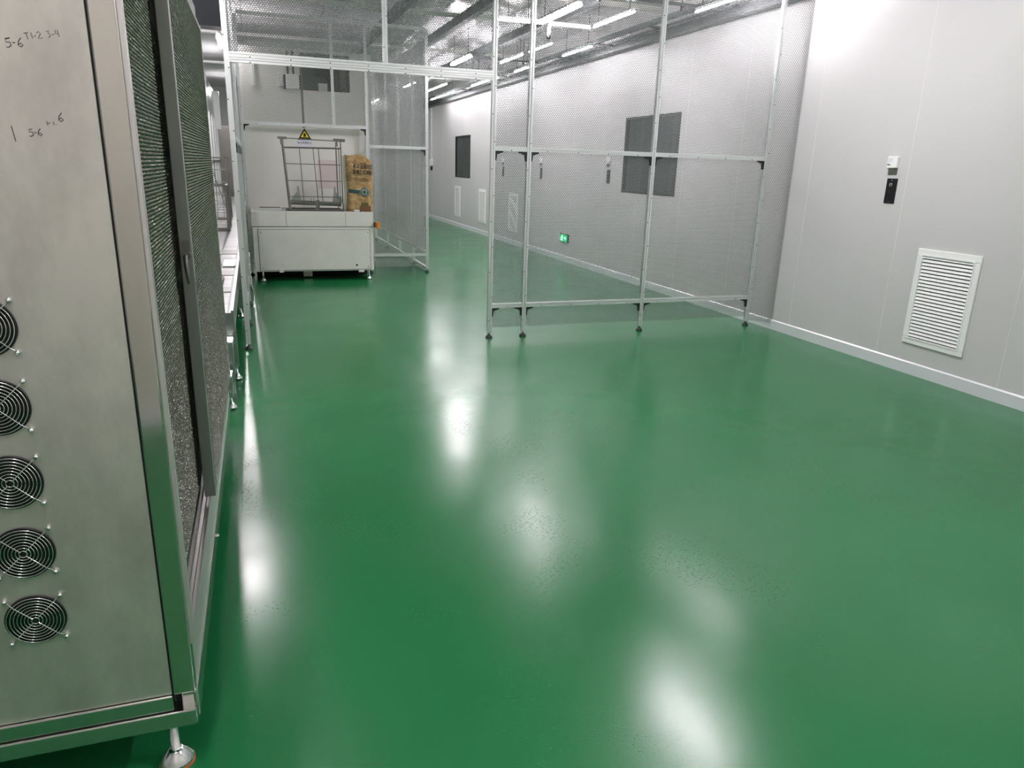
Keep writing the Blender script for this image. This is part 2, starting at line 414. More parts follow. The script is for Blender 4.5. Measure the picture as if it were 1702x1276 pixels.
# cable tray at the wall top
r = thing('cable_tray', 'grey metal cable tray running along the top of the right wall', 'cable tray', (5.1, 14, 3.25))
MB().box(5.08, XW-.001, 5.5, YF-.02, 3.25, 3.262).box(5.08, 5.086, 5.5, YF-.02, 3.262, 3.34).build('tray_body', M['tray'], r)
MB().box(4.86, 4.9, 5.5, YF-.02, 3.36, 3.42).box(4.98, 5.0, 5.5, YF-.02, 3.33, 3.35).each('side_rail', M['beam'], r)
b_ = MB()
for k in range(14): b_.box(4.86, XW-.001, 5.9+1.5*k, 5.94+1.5*k, 3.344, 3.358)
b_.each('bracket', M['beam'], r)
c_ = MB()
for k, (x, z) in enumerate(((5.12, 3.28), (5.145, 3.285), (5.17, 3.28), (5.11, 3.305))):
    c_.tube([(x+.004*math.sin(i*1.7+k), 5.5+.8*i, z+.004*math.cos(i*2.1+k)) for i in range(26)], .012, 6)
c_.each('cable', M['dark'], r)

# ------------------------------------------------------------------ aluminium fences
PROF = []
def prof(cx, cy, w=.04, s=.004, d=.009):
    h = w/2
    q = [(-h, -h), (-s, -h), (-s, -h+d), (s, -h+d), (s, -h), (h, -h), (h, -s), (h-d, -s), (h-d, s), (h, s), (h, h), (s, h), (s, h-d), (-s, h-d), (-s, h), (-h, h), (-h, s), (-h+d, s), (-h+d, -s), (-h, -s)]
    return [(cx+a, cy+b) for a, b in q]
def post(parent, x, y, z0, z1, bolts=True, foot=True, face=1):
    m_ = MB().prism(prof(x, y), 2, z0, z1)
    if bolts:
        k = z0+.12; j = 0
        while k < z1:
            if face == 1: m_.lathe((x+(.012 if j % 2 else -.012), y-.0215, k), [(.005, 0), (.005, .003)], 1, 8, 1)
            else: m_.lathe((x+.0185, y+(.012 if j % 2 else -.012), k), [(.005, 0), (.005, .003)], 0, 8, 1)
            k += .235; j += 1
    p_ = m_.build('post', [M['alu'], M['bolt']], parent)
    if foot:
        MB().lathe((x, y, 0), [(.034, 0), (.034, .012), (.02, .026), (.014, .032), (.008, .034), (.008, z0+.002)], 2, 20).build('leveling_foot', M['dark'], p_, 'black levelling foot')
    return p_
def rail(parent, axis, a, b, o1, z, w=.04, name='rail', bolts=True):
    """axis 0: along x at y=o1; axis 1: along y at x=o1"""
    m_ = MB()
    if axis == 0: m_.prism(prof(o1, z, w), 0, a, b)
    else: m_.prism(prof(o1, z, w), 1, a, b)
    if bolts:
        n_ = max(1, int((b-a)/.28))
        for k in range(n_):
            c = a+(k+.5)*(b-a)/n_
            if axis == 0: m_.lathe((c, o1-.0215, z-.012), [(.005, 0), (.005, .003)], 1, 8, 1)
            else: m_.lathe((o1+.0185, c, z-.012), [(.005, 0), (.005, .003)], 0, 8, 1)
    return m_.build(name, [M['alu'], M['bolt']], parent)
def bracket(parent, x, y, z, sx, axis=0):
    """black gusset below a rail, pointing sx"""
    poly = [(0, 0), (sx*.075, 0), (sx*.075, -.012), (sx*.02, -.03), (sx*.012, -.085), (0, -.085)]
    m_ = MB()
    if axis == 0: m_.prism([(x+a, z+b) for a, b in poly], 1, y-.014, y+.014)
    else: m_.prism([(y+a, z+b) for a, b in poly], 0, x-.014, x+.014)
    m_.build('corner_bracket', M['dark'], parent, 'black corner bracket')
YA, ZT = 6.55, 3.42
pr = thing('mesh_partition', 'aluminium framed wire mesh partition across the floor, with an open doorway', 'fence', (2.0, YA, 0))
XP = (-.13, 2.075, 2.425, 3.725, 5.05)
for i, x in enumerate(XP): post(pr, x, YA, .05, ZT)
post(pr, 1.115, YA, 2.405, ZT, foot=False)
rail(pr, 0, -.11, 2.055, YA, 2.385); rail(pr, 0, -.11, 2.055, YA, 2.345, .036)
rail(pr, 0, -.11, 5.03, YA, ZT+.02)
for a, b in zip(XP[1:-1], XP[2:]):
    rail(pr, 0, a+.02, b-.02, YA, 1.76); rail(pr, 0, a+.02, b-.02, YA, .315)
    for z in (1.74, .295):
        if b-a > .5 and z > 1 or True: bracket(pr, b-.02, YA, z, -1)
        bracket(pr, a+.02, YA, z, 1)
    hexmesh('mesh_panel', M['mesh'], pr, a+.02, b-.02, .1, ZT, YA, 1)
hexmesh('mesh_panel', M['mesh'], pr, -.11, 1.095, 2.405, ZT, YA, 1)
hexmesh('mesh_panel', M['mesh'], pr, 1.135, 2.055, 2.405, ZT, YA, 1)
fl_ = hexmesh('mesh_flap', M['mesh'], pr, 5.07, 5.34, .06, ZT, YA-.005, 1, label='loose end of the mesh bent towards the wall')
pv = Vector((5.07, YA-.005, 0))-wloc(pr)
fl_.matrix_basis = Matrix.Translation(pv) @ Matrix.Rotation(-1.0, 4, 'Z') @ Matrix.Translation(-pv)
# left fence, seen edge-on
lf = thing('mesh_fence', 'aluminium mesh fence seen edge-on, beside the conveyor on the left', 'fence', (-.13, 8.7, 0))
YP = (7.62, 8.68, 9.85)
for y in YP: post(lf, -.13, y, .05, ZT, face=0)
yy = (YA,)+YP+(10.98,)
for a, b in zip(yy[:-1], yy[1:]):
    for z in (.315, 1.76, ZT+.02): rail(lf, 1, a+.02, b-.02, -.13, z)
    bracket(lf, -.13, b-.02, 1.74, -1, 1); bracket(lf, -.13, a+.02, 1.74, 1, 1)
    hexmesh('mesh_panel', M['mesh'], lf, a+.02, b-.02, .1, ZT, -.13, 0, .034, .024, .006)
# far fence
YB = 11.04
ff = thing('mesh_fence', 'aluminium mesh fence around the loading machine at the far end', 'fence', (1.2, YB, 0))
post(ff, -.09, YB, .05, ZT); post(ff, 1.6, YB, .05, ZT); post(ff, 2.47, YB, .05, ZT)
post(ff, 1.135, YB, 2.1, ZT, foot=False)
rail(ff, 0, -.07, 1.58, YB, 2.08); rail(ff, 0, -.07, 2.45, YB, ZT+.02)
rail(ff, 0, 1.62, 2.45, YB, 1.83); rail(ff, 0, 1.62, 2.45, YB, .27)
bracket(ff, 1.58, YB, 2.06, -1); bracket(ff, -.07, YB, 2.06, 1); bracket(ff, 2.45, YB, 1.81, -1)
hexmesh('mesh_panel', M['meshlit'], ff, -.07, 1.115, 2.1, ZT, YB, 1, .026, .018, .0046)
hexmesh('mesh_panel', M['meshlit'], ff, 1.155, 1.58, 2.1, ZT, YB, 1, .026, .018, .0046)
hexmesh('mesh_panel', M['meshlit'], ff, 1.62, 2.45, .1, ZT, YB, 1, .026, .018, .0046)
# side fence with plastic sheeting
sf = thing('sheeted_fence', 'aluminium side fence hung with clear ribbed plastic sheets, running away behind the far fence', 'fence', (2.47, 13.5, 0))
ys = (YB+.03, 12.05, 13.3, 14.6, 16.05)
for y in ys[1:]: post(sf, 2.47, y, .05, ZT, face=0)
for a, b in zip(ys[:-1], ys[1:]):
    for z in (.06, .3, 1.83, ZT+.02): rail(sf, 1, a+.02, b-.02, 2.47, z, bolts=False)
    hexmesh('mesh_panel', M['meshlit'], sf, a+.02, b-.02, .1, ZT, 2.47, 0, .04, .028, .004)
    for k in range(3):
        c0 = a+.03+(b-a-.06)*k/3; c1 = a+.03+(b-a-.06)*(k+1)/3+.02
        pts = [(2.44-.004*(k % 2)-.006*math.sin(j*1.3), c0+(c1-c0)*j/12) for j in range(13)]
        pts2 = [(x-.002, y) for x, y in reversed(pts)]
        MB().prism(pts+pts2, 2, .33, 3.3).build('plastic_sheet', M['plastic'], sf, 'clear plastic sheet')

# ------------------------------------------------------------------ stainless cabinet with fans (left foreground)
cb = thing('stainless_cabinet', 'tall stainless steel cabinet with fan grilles and perforated sliding doors, left foreground', 'cabinet', (-.9, 3.05, 0))
X0, X1, Y0, Y1, Z0, Z1 = -1.6, -.222, 1.75, 4.36, .17, 2.34
MB().box(X0, -.281, Y0+.004, Y0+.02, .264, Z1).build('side_panel', M['panel'], cb, 'smudged brushed steel side panel')
b_ = MB(); b_.box(X0, X0+.01, Y0+.02, Y1, .2, Z1); b_.box(X0, -.29, Y1-.012, Y1, .2, Z1); b_.box(X0, -.24, Y0+.02, Y1, Z1-.01, Z1)
b_.box(X0, -.24, Y0+.03, Y1, .26, .27)
b_.build('shell', M['steel'], cb)
MB().box(-.282, -.2765, Y0+.008, Y0+.02, .264, Z1).build('panel_gap', M['hole'], cb)
MB().box(-.277, -.2255, Y0, Y0+.05, .262, Z1).build('corner_post', M['post'], cb, 'polished corner post', bevel=.004)
b_ = MB(); b_.box(X0, X1-.004, Y0-.012, Y0+.04, Z0, .217); b_.box(X0, -.279, Y0-.004, Y0+.04, .219, .262)
b_.build('base_rail', M['rail'], cb, 'polished base rail', bevel=.003)
MB().box(-.277, -.231, Y0+.03, Y0+.045, .217, .262).build('tube_opening', M['hole'], cb)
b_ = MB(); b_.box(-.2305, X1-.001, Y0+.001, Y0+.02, .217, .262); b_.box(-.262, X1, Y0+.02, Y1, Z0, .25)
b_.build('side_rail', M['rail'], cb, bevel=.003)
# sill with door tracks
b_ = MB(); b_.box(-.30, X1-.004, Y0+.05, Y1, .25, .37); b_.box(-.2275, X1-.004, Y0+.05, Y1, .37, .39); b_.box(-.246, -.242, Y0+.05, Y1, .37, .385); b_.box(-.262, -.257, Y0+.05, Y1, .37, .405); b_.box(-.30, -.285, Y0+.05, Y1, .37, .41)
b_.build('door_sill', M['sill'], cb)
MB().box(-.30, X1-.004, Y0+.05, Y1, 2.24, Z1-.011).build('door_head', M['frame'], cb)
MB().box(-.27, -.207, Y1-.05, Y1, .39, 2.24).build('end_post', M['frame'], cb)
MB().box(-.2252, -.216, Y0+.012, Y0+.04, .40, 2.24).build('door_jamb', M['sill'], cb)
MB().box(-.262, -.2262, Y0+.0505, Y0+.056, .262, 2.24).build('jamb_return', M['frame'], cb)
# near door on the inner track
d1 = MB().box(-.284, -.266, 1.81, 1.825, .41, 2.235).box(-.284, -.268, 2.95, 2.975, .41, 2.235).box(-.284, -.266, 1.825, 2.95, .41, .425).box(-.284, -.266, 1.825, 2.95, 2.215, 2.235).build('sliding_door', M['frame'], cb)
hexmesh('perforated_sheet', M['perf'], d1, 1.825, 2.95, .425, 2.215, -.267, 0, .0135, .0105, .0056, .0034, 'perforated steel sheet')
hexmesh('perforated_sheet', M['perf'], d1, 1.825, 2.95, .425, 2.215, -.282, 0, .0145, .0115, .0052, .0030, 'perforated steel sheet')
# far door on the outer track, with thick stile
d2 = MB().box(-.244, -.206, 2.66, 2.70, .40, 2.235).box(-.230, -.207, 2.70, 4.30, .40, .42).box(-.230, -.207, 2.70, 4.30, 2.21, 2.235).box(-.230, -.207, 4.28, 4.30, .42, 2.21).build('sliding_door', M['frame'], cb, bevel=.0015)
hexmesh('perforated_sheet', M['perf'], d2, 2.70, 4.28, .42, 2.21, -.209, 0, .0135, .0105, .0056, .0034, 'perforated steel sheet')
hexmesh('perforated_sheet', M['perf'], d2, 2.70, 4.28, .42, 2.21, -.226, 0, .0145, .0115, .0052, .0030, 'perforated steel sheet')
h_ = MB().lathe((-.225, 2.66, 1.285), [(.015, -.012), (.0165, -.004), (.0165, 0)], 1, 20)
h_.tube([(-.227, 2.65, 1.285), (-.227, 2.636, 1.284), (-.226, 2.630, 1.262), (-.223, 2.632, 1.215), (-.221, 2.636, 1.195)], [.006, .007, .0075, .007, .006], 10)
h_.box(-.238, -.212, 2.656, 2.6605, 1.30, 1.335)
h_.build('lever_handle', M['wire'], d2, 'grey lever handle')
MB().lathe((-.226, 2.72, .205), [(.008, 0), (.008, .01), (.005, .013)], 0, 12).build('side_screw', M['chrome'], cb)
# racks inside, seen through the perforation
b_ = MB()
for z in (.6, .85, 1.1, 1.35, 1.6, 1.85, 2.1): b_.box(-1.4, -.36, 1.9, 4.2, z, z+.012)
b_.each('inner_shelf', M['steel'], cb)
# cooling fans
RF = .062
for k, z in enumerate((.543, .719, .895, 1.071, 1.247)):
    xc, yc = -.547, Y0+.004
    fo = MB().lathe((xc, yc-.0015, z), [(RF, 0), (RF, .0016)], 1, 40).build('fan_opening', M['hole'], cb, 'black round fan opening')
    MB().lathe((xc, yc-.004, z), [(.018, 0), (.02, .0025)], 1, 20).build('fan_hub', M['dark'], fo)
    g = MB()
    for j in range(8): g.torus((xc, yc-.008, z), .008+.0073*j, .0013, 1, 40, 6)
    g.torus((xc, yc-.003, z), RF, .0022, 1, 44, 6, 1)
    for sx in (-1, 1):
        for sz in (-1, 1):
            e = .0535
            g.tube([(xc+.005*sx, yc-.0085, z+.005*sz), (xc+.040*sx, yc-.0085, z+.040*sz), (xc+.048*sx, yc-.005, z+.048*sz), (xc+e*sx, yc-.003, z+e*sz)], .0014, 6)
            g.torus((xc+(e+.003)*sx, yc-.003, z+(e+.003)*sz), .004, .0013, 1, 14, 6)
    g.build('finger_guard', [M['chrome'], M['dark']], fo, 'chrome wire finger guard')
    sw = MB()
    for sx in (-1, 1):
        for sz in (-1, 1): sw.lathe((xc+.0565*sx, yc-.007, z+.0565*sz), [(.0025, -.003), (.0055, -.001), (.006, .003), (.006, .007)], 1, 12)
    sw.each('guard_screw', M['chrome'], fo)
cb.rotation_euler[2] = -.0058
# handwriting on the side panel: strokes in (x, z), drawn with a marker
def strokes(lines, ox, oz, s, rot, material):
    m_ = MB(); ca, sa = math.cos(rot), math.sin(rot)
    for ln in lines:
        pts = [(ox+.009+s*(a*ca-b*sa), Y0+.0036, oz+s*(a*sa+b*ca)) for a, b in ln]
        m_.tube(pts, .0009, 5)
    m_.build('handwriting', material, cb, 'hand-written marker figures')
five = [(.55, 1), (.1, .95), (.1, .6), (.5, .6), (.55, .2), (.2, 0), (0, .1)]
six = [(.5, 1), (.15, .6), (.05, .2), (.3, 0), (.55, .2), (.35, .42), (.1, .3)]
sh = lambda st, d: [(a+d, b) for a, b in st]
strokes([five, [(.1, 1.0), (.6, 1.05)], sh([(.0, .5), (.3, .5)], .75), sh(six, 1.25)], -.432, 1.792, .016, .12, M['ink'])
strokes([[(0, .9), (.6, .95)], [(.3, .95), (.35, 0)], sh([(0, .9), (.02, .1)], 1.), sh([(0, .4), (.25, .4)], 1.3), sh([(0, .8), (.3, 1), (.5, .7), (0, 0), (.6, .05)], 1.75),
         sh([(0, .9), (.4, 1), (.25, .6), (.5, .3), (.1, 0)], 3.1), sh([(0, .4), (.3, .4)], 3.8), sh([(.1, 1), (0, .5), (.5, .5)], 4.3), sh([(.4, 1), (.4, 0)], 4.3)], -.398, 1.8085, .0125, .16, M['ink2'])
strokes([[(0, 1.6), (.05, -.6)]], -.443, 1.628, .0135, .1, M['ink'])
strokes([sh(five, 2.), sh([(0, .5), (.3, .45)], 2.7), sh(six, 3.1)], -.443, 1.628, .0135, .1, M['ink'])
strokes([[(0, .9), (.05, .1)], sh([(.0, .5), (.4, .5)], .1), sh([(0, .7), (.03, .1)], 1.1), sh([(0, .2), (.03, .1)], 1.5)], -.382, 1.652, .0105, .1, M['ink2'])
strokes([six], -.362, 1.661, .0165, .05, M['ink'])
# levelling feet
def lev_foot(x, y, z1, parent, r=.045, rub=True, mt=None):
    f_ = MB().lathe((x, y, 0), [(r*.95, .006), (r, .010), (r*.98, .016), (r*.45, .042), (r*.36, .046), (.011, .047), (.011, z1)], 2, 28)
    o = f_.build('leveling_foot', mt or M['chrome'], parent, 'chrome levelling foot')
    if rub: MB().lathe((x, y, 0), [(r*1.02, 0), (r*1.02, .006), (r*.9, .0065)], 2, 28).build('rubber_pad', M['rubber'], o, 'orange rubber pad')
for (x, y) in ((-.298, 1.812), (-.298, 4.28), (-1.5, 1.812), (-1.5, 4.28), (-.298, 3.05)): lev_foot(x, y, Z0, cb)

# ------------------------------------------------------------------ loading machine at the far end
lm = thing('loading_machine', 'pale grey boxy loading machine on levelling feet, standing in the far fence opening', 'machine', (.75, 10.8, 0))
b_ = MB(); b_.box(-.05, 1.555, 10.4, 11.2, .135, .735)
b_.build('lower_body', M['cream'], lm, bevel=.006)
b_ = MB(); b_.box(-.055, 1.56, 10.395, 11.2, .742, .945)
b_.build('upper_body', M['cream'], lm, bevel=.006)
b_ = MB()
for x in (.39, 1.175): b_.box(x, x+.004, 10.3935, 10.396, .742, .945)
b_.each('seam', M['creamd'], lm)
b_ = MB(); b_.box(.402, 1.172, 10.45, 11.1, .945, .95)
b_.build('loading_recess', M['dark'], lm)
b_ = MB(); b_.box(.02, 1.505, 10.392, 10.4, .155, .70); 
b_.build('access_panel', M['cream'], lm, bevel=.002)
b_ = MB(); 
for (x0, x1, z0, z1) in ((.014, 1.511, .70, .706), (.014, 1.511, .149, .155), (.014, .02, .149, .706), (1.505, 1.511, .149, .706)): b_.box(x0, x1, 10.397, 10.4005, z0, z1)
b_.build('panel_joint', M['creamd'], lm)
b_ = MB()
for (x, z) in ((.05, .665), (1.475, .665), (.05, .19), (1.475, .19)): b_.lathe((x, 10.388, z), [(.008, 0), (.008, .005)], 1, 12)
b_.each('panel_screw', M['wire'], lm)
b_ = MB().box(1.30, 1.325, 10.386, 10.392, .20, .225)
b_.build('panel_latch', M['dark'], lm, 'small dark latch')
b_ = MB(); b_.box(.265, .32, 10.38, 10.4, .125, .18); b_.box(1.335, 1.41, 10.37, 10.4, .115, .145)
b_.each('foot_clip', M['cream'], lm)
b_ = MB().box(-.08, 1.57, 11.2, 11.24, .2, 2.05); b_.box(1.40, 1.404, 11.196, 11.2, .95, 2.05); b_.box(1.50, 1.504, 11.196, 11.2, .95, 2.05); b_.box(.03, .034, 11.196, 11.2, .95, 2.05)
b_.build('back_panel', M['backp'], lm)
MB().box(-.03, 1.53, 10.95, 11.19, .004, .134).build('underside_shade_block', M['hole'], lm)  # added dark block, stands in for the shade under the machine
MB().box(.60, .72, 10.7, 10.9, .02, .135).lathe((.66, 10.69, .075), [(.03, 0), (.03, .012)], 1, 16).build('underside_motor', M['wire'], lm)
for (x, y) in ((.05, 10.46), (1.49, 10.46), (.05, 11.1), (1.49, 11.1)): lev_foot(x, y, .135, lm, .042, False)
b_ = MB().box(1.56, 1.60, 10.36, 10.41, .735, .80); b_.box(1.60, 1.645, 10.35, 10.40, .715, .81)
b_.build('switch_box', M['orange'], lm, 'orange switch box', bevel=.006)
MB().box(1.562, 1.58, 10.34, 10.36, .74, .81).build('switch_cover', M['dark'], lm)
# warning sign on the back panel
sg = thing('warning_sign', 'yellow and black triangular warning sign with white caption on the machine back panel', 'sign', (.775, 11.195, 1.85))
MB().box(.66, .88, 11.1945, 11.1955, 1.79, 1.89).build('caption_plate', M['label'], sg, 'white caption plate')
MB().prism([(.69, 1.905), (.86, 1.905), (.775, 2.045)], 1, 11.190, 11.1955).build('triangle', M['black'], sg, 'black triangle border')
MB().prism([(.719, 1.921), (.831, 1.921), (.775, 2.012)], 1, 11.1885, 11.190).build('triangle_face', M['yellow'], sg, 'yellow triangle face')
b_ = MB().lathe((.775, 11.1878, 1.955), [(.017, 0), (.017, .0007)], 1, 16); b_.box(.755, .795, 11.1878, 11.1885, 1.928, 1.938); b_.box(.768, .782, 11.1878, 11.1885, 1.935, 1.975)
b_.build('pictogram', M['black'], sg)
MB().box(.675, .875, 11.190, 11.1955, 1.888, 1.904).build('triangle_base', M['black'], sg)
text_mesh('当心机械伤人', .034, (.77, 11.1938, 1.845), (1, 0, 0), (0, 0, 1), 'caption', M['black'], sg)
sg.location.x -= .035
tag(MB().box(.90, 1.16, 11.1955, 11.1995, 1.22, 1.62).build('notice_sheet', M['pink']), 'pale pink sheet stuck on the back panel behind the wire rack', 'sheet')
# wire rack standing on the loading machine
rk = thing('wire_rack', 'tall steel wire rack standing on the loading machine beside the paper bag', 'rack', (.8, 10.55, .95))
yf, yb, zb = 10.47, 10.80, .965
def wires(name, segs, r, n=6, mt=None, lab=None):
    m_ = MB()
    for s_ in segs: m_.tube(s_, r, n)
    return m_.each(name, mt or M['wire'], rk, lab)
wires('corner_upright', [[(.455, yf, zb), (.40, yf, 1.88)]], .018); wires('corner_upright', [[(1.16, yf, zb), (1.155, yf, 1.88)]], .009)
wires('corner_upright', [[(.47, yb, zb), (.41, yb, 1.86)]], .008); wires('corner_upright', [[(1.13, yb, zb), (1.125, yb, 1.86)]], .008)
wires('upper_rail', [[(.405, yf, 1.765), (1.157, yf, 1.775)]], .012)
wires('head_bar', [[(.36, yf, 1.885), (1.21, yf, 1.865)]], .006)
for x0, x1 in ((.345, .46), (1.06, 1.215)):
    MB().box(x0, x1, yf-.02, yf+.02, 1.868, 1.90).box(x0+.03, x0+.055, yf-.018, yf+.018, 1.80, 1.90).each('hook_bracket', M['wire'], rk)
wires('grid_wire', [[(.43-.055*0, yf, z), (1.157, yf, z)] for z in (1.56, 1.345, 1.135)]+[[(.64, yf, 1.02), (.615, yf, 1.77)], [(.835, yf, .97), (.79, yf, 1.77)], [(.89, yf, 1.08), (.86, yf, 1.77)], [(1.10, yf, 1.1), (1.095, yf, 1.78)], [(1.13, yf, 1.0), (1.125, yf, 1.78)]], .006)
wires('bottom_frame', [[(.42, yf, zb-.006), (1.19, yf, zb-.006)], [(.45, yb, zb), (1.16, yb, zb)], [(.455, yf, zb), (.47, yb, zb)], [(1.16, yf, zb), (1.13, yb, zb)], [(.80, yf, zb), (.80, yb, zb)]], .009)
wires('cross_bar', [[(.47, yf+.05, 1.075), (1.15, yf+.05, 1.05)], [(.47, yf+.12, 1.04), (1.15, yf+.12, 1.02)]], .015)
MB().box(.795, .845, yf+.01, yf+.05, .965, 1.09).build('clamp_block', M['wire'], rk)
for (cx, sx) in ((.555, 1), (1.08, -1)):
    pl = [(cx-.075*sx, 1.065), (cx+.06*sx, 1.055), (cx+.035*sx, 1.20), (cx+.03*sx, 1.27), (cx+.008*sx, 1.27), (cx+.005*sx, 1.20), (cx-.075*sx, 1.105)]
    MB().prism(pl, 1, yf+.05, yf+.056).build('side_plate', M['frame'], rk, bevel=.002)
wires('pin', [[(.735, yf, 1.03), (.735, yf, 1.12)], [(.77, yf, 1.03), (.77, yf, 1.12)], [(.49, yf+.02, 1.0), (.54, yf+.02, .975)]], .004)
# paper bag of resin powder
bg = thing('paper_bag', 'kraft paper sack with printed characters standing on the right end of the loading machine', 'bag', (1.36, 10.55, .945))
BX0, BX1, BZ0, BZ1 = 1.20, 1.575, .947, 1.70
def bag_pt(u, v, side):
    # u 0..1 across, v 0..1 up
    w = 1-.04*math.sin(v*5)**2-(.03*max(0, v-.86)/.14)
    xm = (BX0+BX1)/2+.012*math.sin(v*4)+.006*v
    x = xm+(u-.5)*(BX1-BX0)*w
    z = BZ0+(BZ1-BZ0)*v-(.055*max(0, u-.72)/.28 if v > .9 else 0)*(v-.9)/.1-.01*math.sin(u*9)*(v > .8)
    dep = (.095+.02*math.sin(v*7+1))*(1-.75*max(0, v-.72)/.28)
    prof_ = (1-abs(2*u-1)**5)
    y = 10.55+side*dep*prof_*(1+.06*math.sin(7*u+9*v)+.04*math.sin(17*v+3*u))
    return Vector((x, y, z))
def bag_front_y(x, z):
    v = min(1, max(0, (z-BZ0)/(BZ1-BZ0))); best = None
    w = 1-.04*math.sin(v*5)**2-(.03*max(0, v-.86)/.14); xm = (BX0+BX1)/2+.012*math.sin(v*4)+.006*v
    u = min(.995, max(.005, (x-xm)/((BX1-BX0)*w)+.5))
    return bag_pt(u, v, -1).y
NU, NV = 28, 44; m_ = MB(); vs_ = []; fs_ = []
for side in (-1, 1):
    for j in range(NV+1):
        for i in range(NU+1): vs_.append(bag_pt(i/NU, j/NV, side))
o_ = (NU+1)*(NV+1)
for s_ in (0, o_):
    for j in range(NV):
        for i in range(NU):
            a = s_+j*(NU+1)+i; fs_.append((a, a+1, a+NU+2, a+NU+1))
for j in range(NV):
    for i in (0, NU):
        a = j*(NU+1)+i; fs_.append((a, a+NU+1, o_+a+NU+1, o_+a))
for i in range(NU):
    for j in (0, NV):
        a = j*(NU+1)+i; fs_.append((a, a+1, o_+a+1, o_+a))
m_.add(vs_, fs_, 0, True); m_.build('sack', M['paper'], bg)
# pale folded flap along the left edge
m_ = MB()
for j in range(12):
    v0, v1 = .02+.96*j/12, .02+.96*(j+1)/12; a = bag_pt(0, v0, -1); b = bag_pt(0, v1, -1)
    m_.add([a+Vector((-.025, -.015, 0)), a+Vector((.004, -.03, 0)), b+Vector((.004, -.03, 0)), b+Vector((-.025, -.015, 0)), a+Vector((-.025, .03, 0)), b+Vector((-.025, .03, 0))], [(0, 1, 2, 3), (4, 0, 3, 5)])
m_.build('side_gusset', M['bagside'], bg, 'pale side gusset')
bend = lambda q: Vector((q.x, bag_front_y(q.x, q.z)-.004+(q.y-10.45), q.z))
tilt = (.8*math.cos(.03), 0, -.8*math.sin(.03)); tup15 = (1.2*math.sin(.03), 0, 1.2*math.cos(.03))
text_mesh('悬浮法通用型', .058, (1.447, 10.45, 1.545), tilt, tup15, 'printed_name', M['bagdark'], bg, bend)
text_mesh('聚氯乙烯树脂', .058, (1.443, 10.45, 1.468), tilt, tup15, 'printed_name', M['bagdark'], bg, bend)
def patch(poly, material, name, dd=.003, lab=None, nx=14, nz=10):
    """printed patch following the sack: polygon filled as a small grid"""
    xs = [p[0] for p in poly]; zs = [p[1] for p in poly]; vs = []; fs = []
    x0, x1 = min(xs), max(xs)
    def span(x):
        hits = []
        for (ax, az), (bx, bz) in zip(poly, poly[1:]+poly[:1]):
            if abs(bx-ax) < 1e-9: continue
            t_ = (x-ax)/(bx-ax)
            if -1e-6 <= t_ <= 1+1e-6: hits.append(az+(bz-az)*t_)
        return min(hits), max(hits)
    for i in range(nx+1):
        x = x0+(x1-x0)*(.001+.998*i/nx); a, b = span(x)
        for j in range(nz+1):
            z = a+(b-a)*j/nz; vs.append((x, bag_front_y(x, z)-dd, z))
    for i in range(nx):
        for j in range(nz):
            a = i*(nz+1)+j; fs.append((a, a+1, a+nz+2, a+nz+1))
    MB().add(vs, fs).build(name, material, bg, lab)
patch([(1.245, 1.245), (1.40, 1.232), (1.40, 1.187), (1.245, 1.197)], M['bagteal'], 'printed_band', .003, 'dark teal printed band')
patch([(1.37, 1.205), (1.455, 1.285), (1.545, 1.20), (1.455, 1.135)], M['bagteal'], 'printed_diamond', .0036, 'dark teal printed diamond')
m_ = MB()
for a_ in range(20):
    pass
ring = [(1.455+.028*math.cos(2*math.pi*k/20), 1.21+.028*math.sin(2*math.pi*k/20)) for k in range(20)]
m_.tube([(x, bag_front_y(x, z)-.005, z) for x, z in ring], .0035, 5, closed=True)
dm = [(1.39, 1.205), (1.455, 1.265), (1.525, 1.202), (1.455, 1.155)]
for (ax, az), (bx, bz) in zip(dm, dm[1:]+dm[:1]): m_.tube([(x, bag_front_y(x, z)-.005, z) for x, z in ((ax, az), ((ax+bx)/2, (az+bz)/2), (bx, bz))], .002, 5)
m_.build('printed_emblem', M['bagside'], bg, 'pale printed ring')
for k, (a, b, z) in enumerate(((1.27, 1.52, 1.395), (1.33, 1.53, 1.372), (1.30, 1.50, 1.60))):
    patch([(a, z), (b, z-.01), (b, z-.018), (a, z-.008)], M['bagbrown'], 'printed_line', .003)
tag(MB().box(1.40, 1.53, 10.40, 10.43, .947, 1.025).box(1.405, 1.50, 10.402, 10.428, 1.025, 1.07, 1).build('small_carton', [M['cardboard'], M['boxlid']], bevel=.003), 'small brown carton standing against the foot of the paper sack', 'carton')
tag(MB().box(1.30, 1.375, 10.40, 10.43, .947, .97).build('paper_scrap', M['label'], bevel=.004), 'white scrap of paper lying before the sack on the machine top', 'paper')
tag(MB().box(1.562, 1.585, 10.6, 10.64, .946, 1.12).build('blue_strip', M['blue'], bevel=.004), 'blue plastic strip standing behind the right edge of the sack', 'strip')
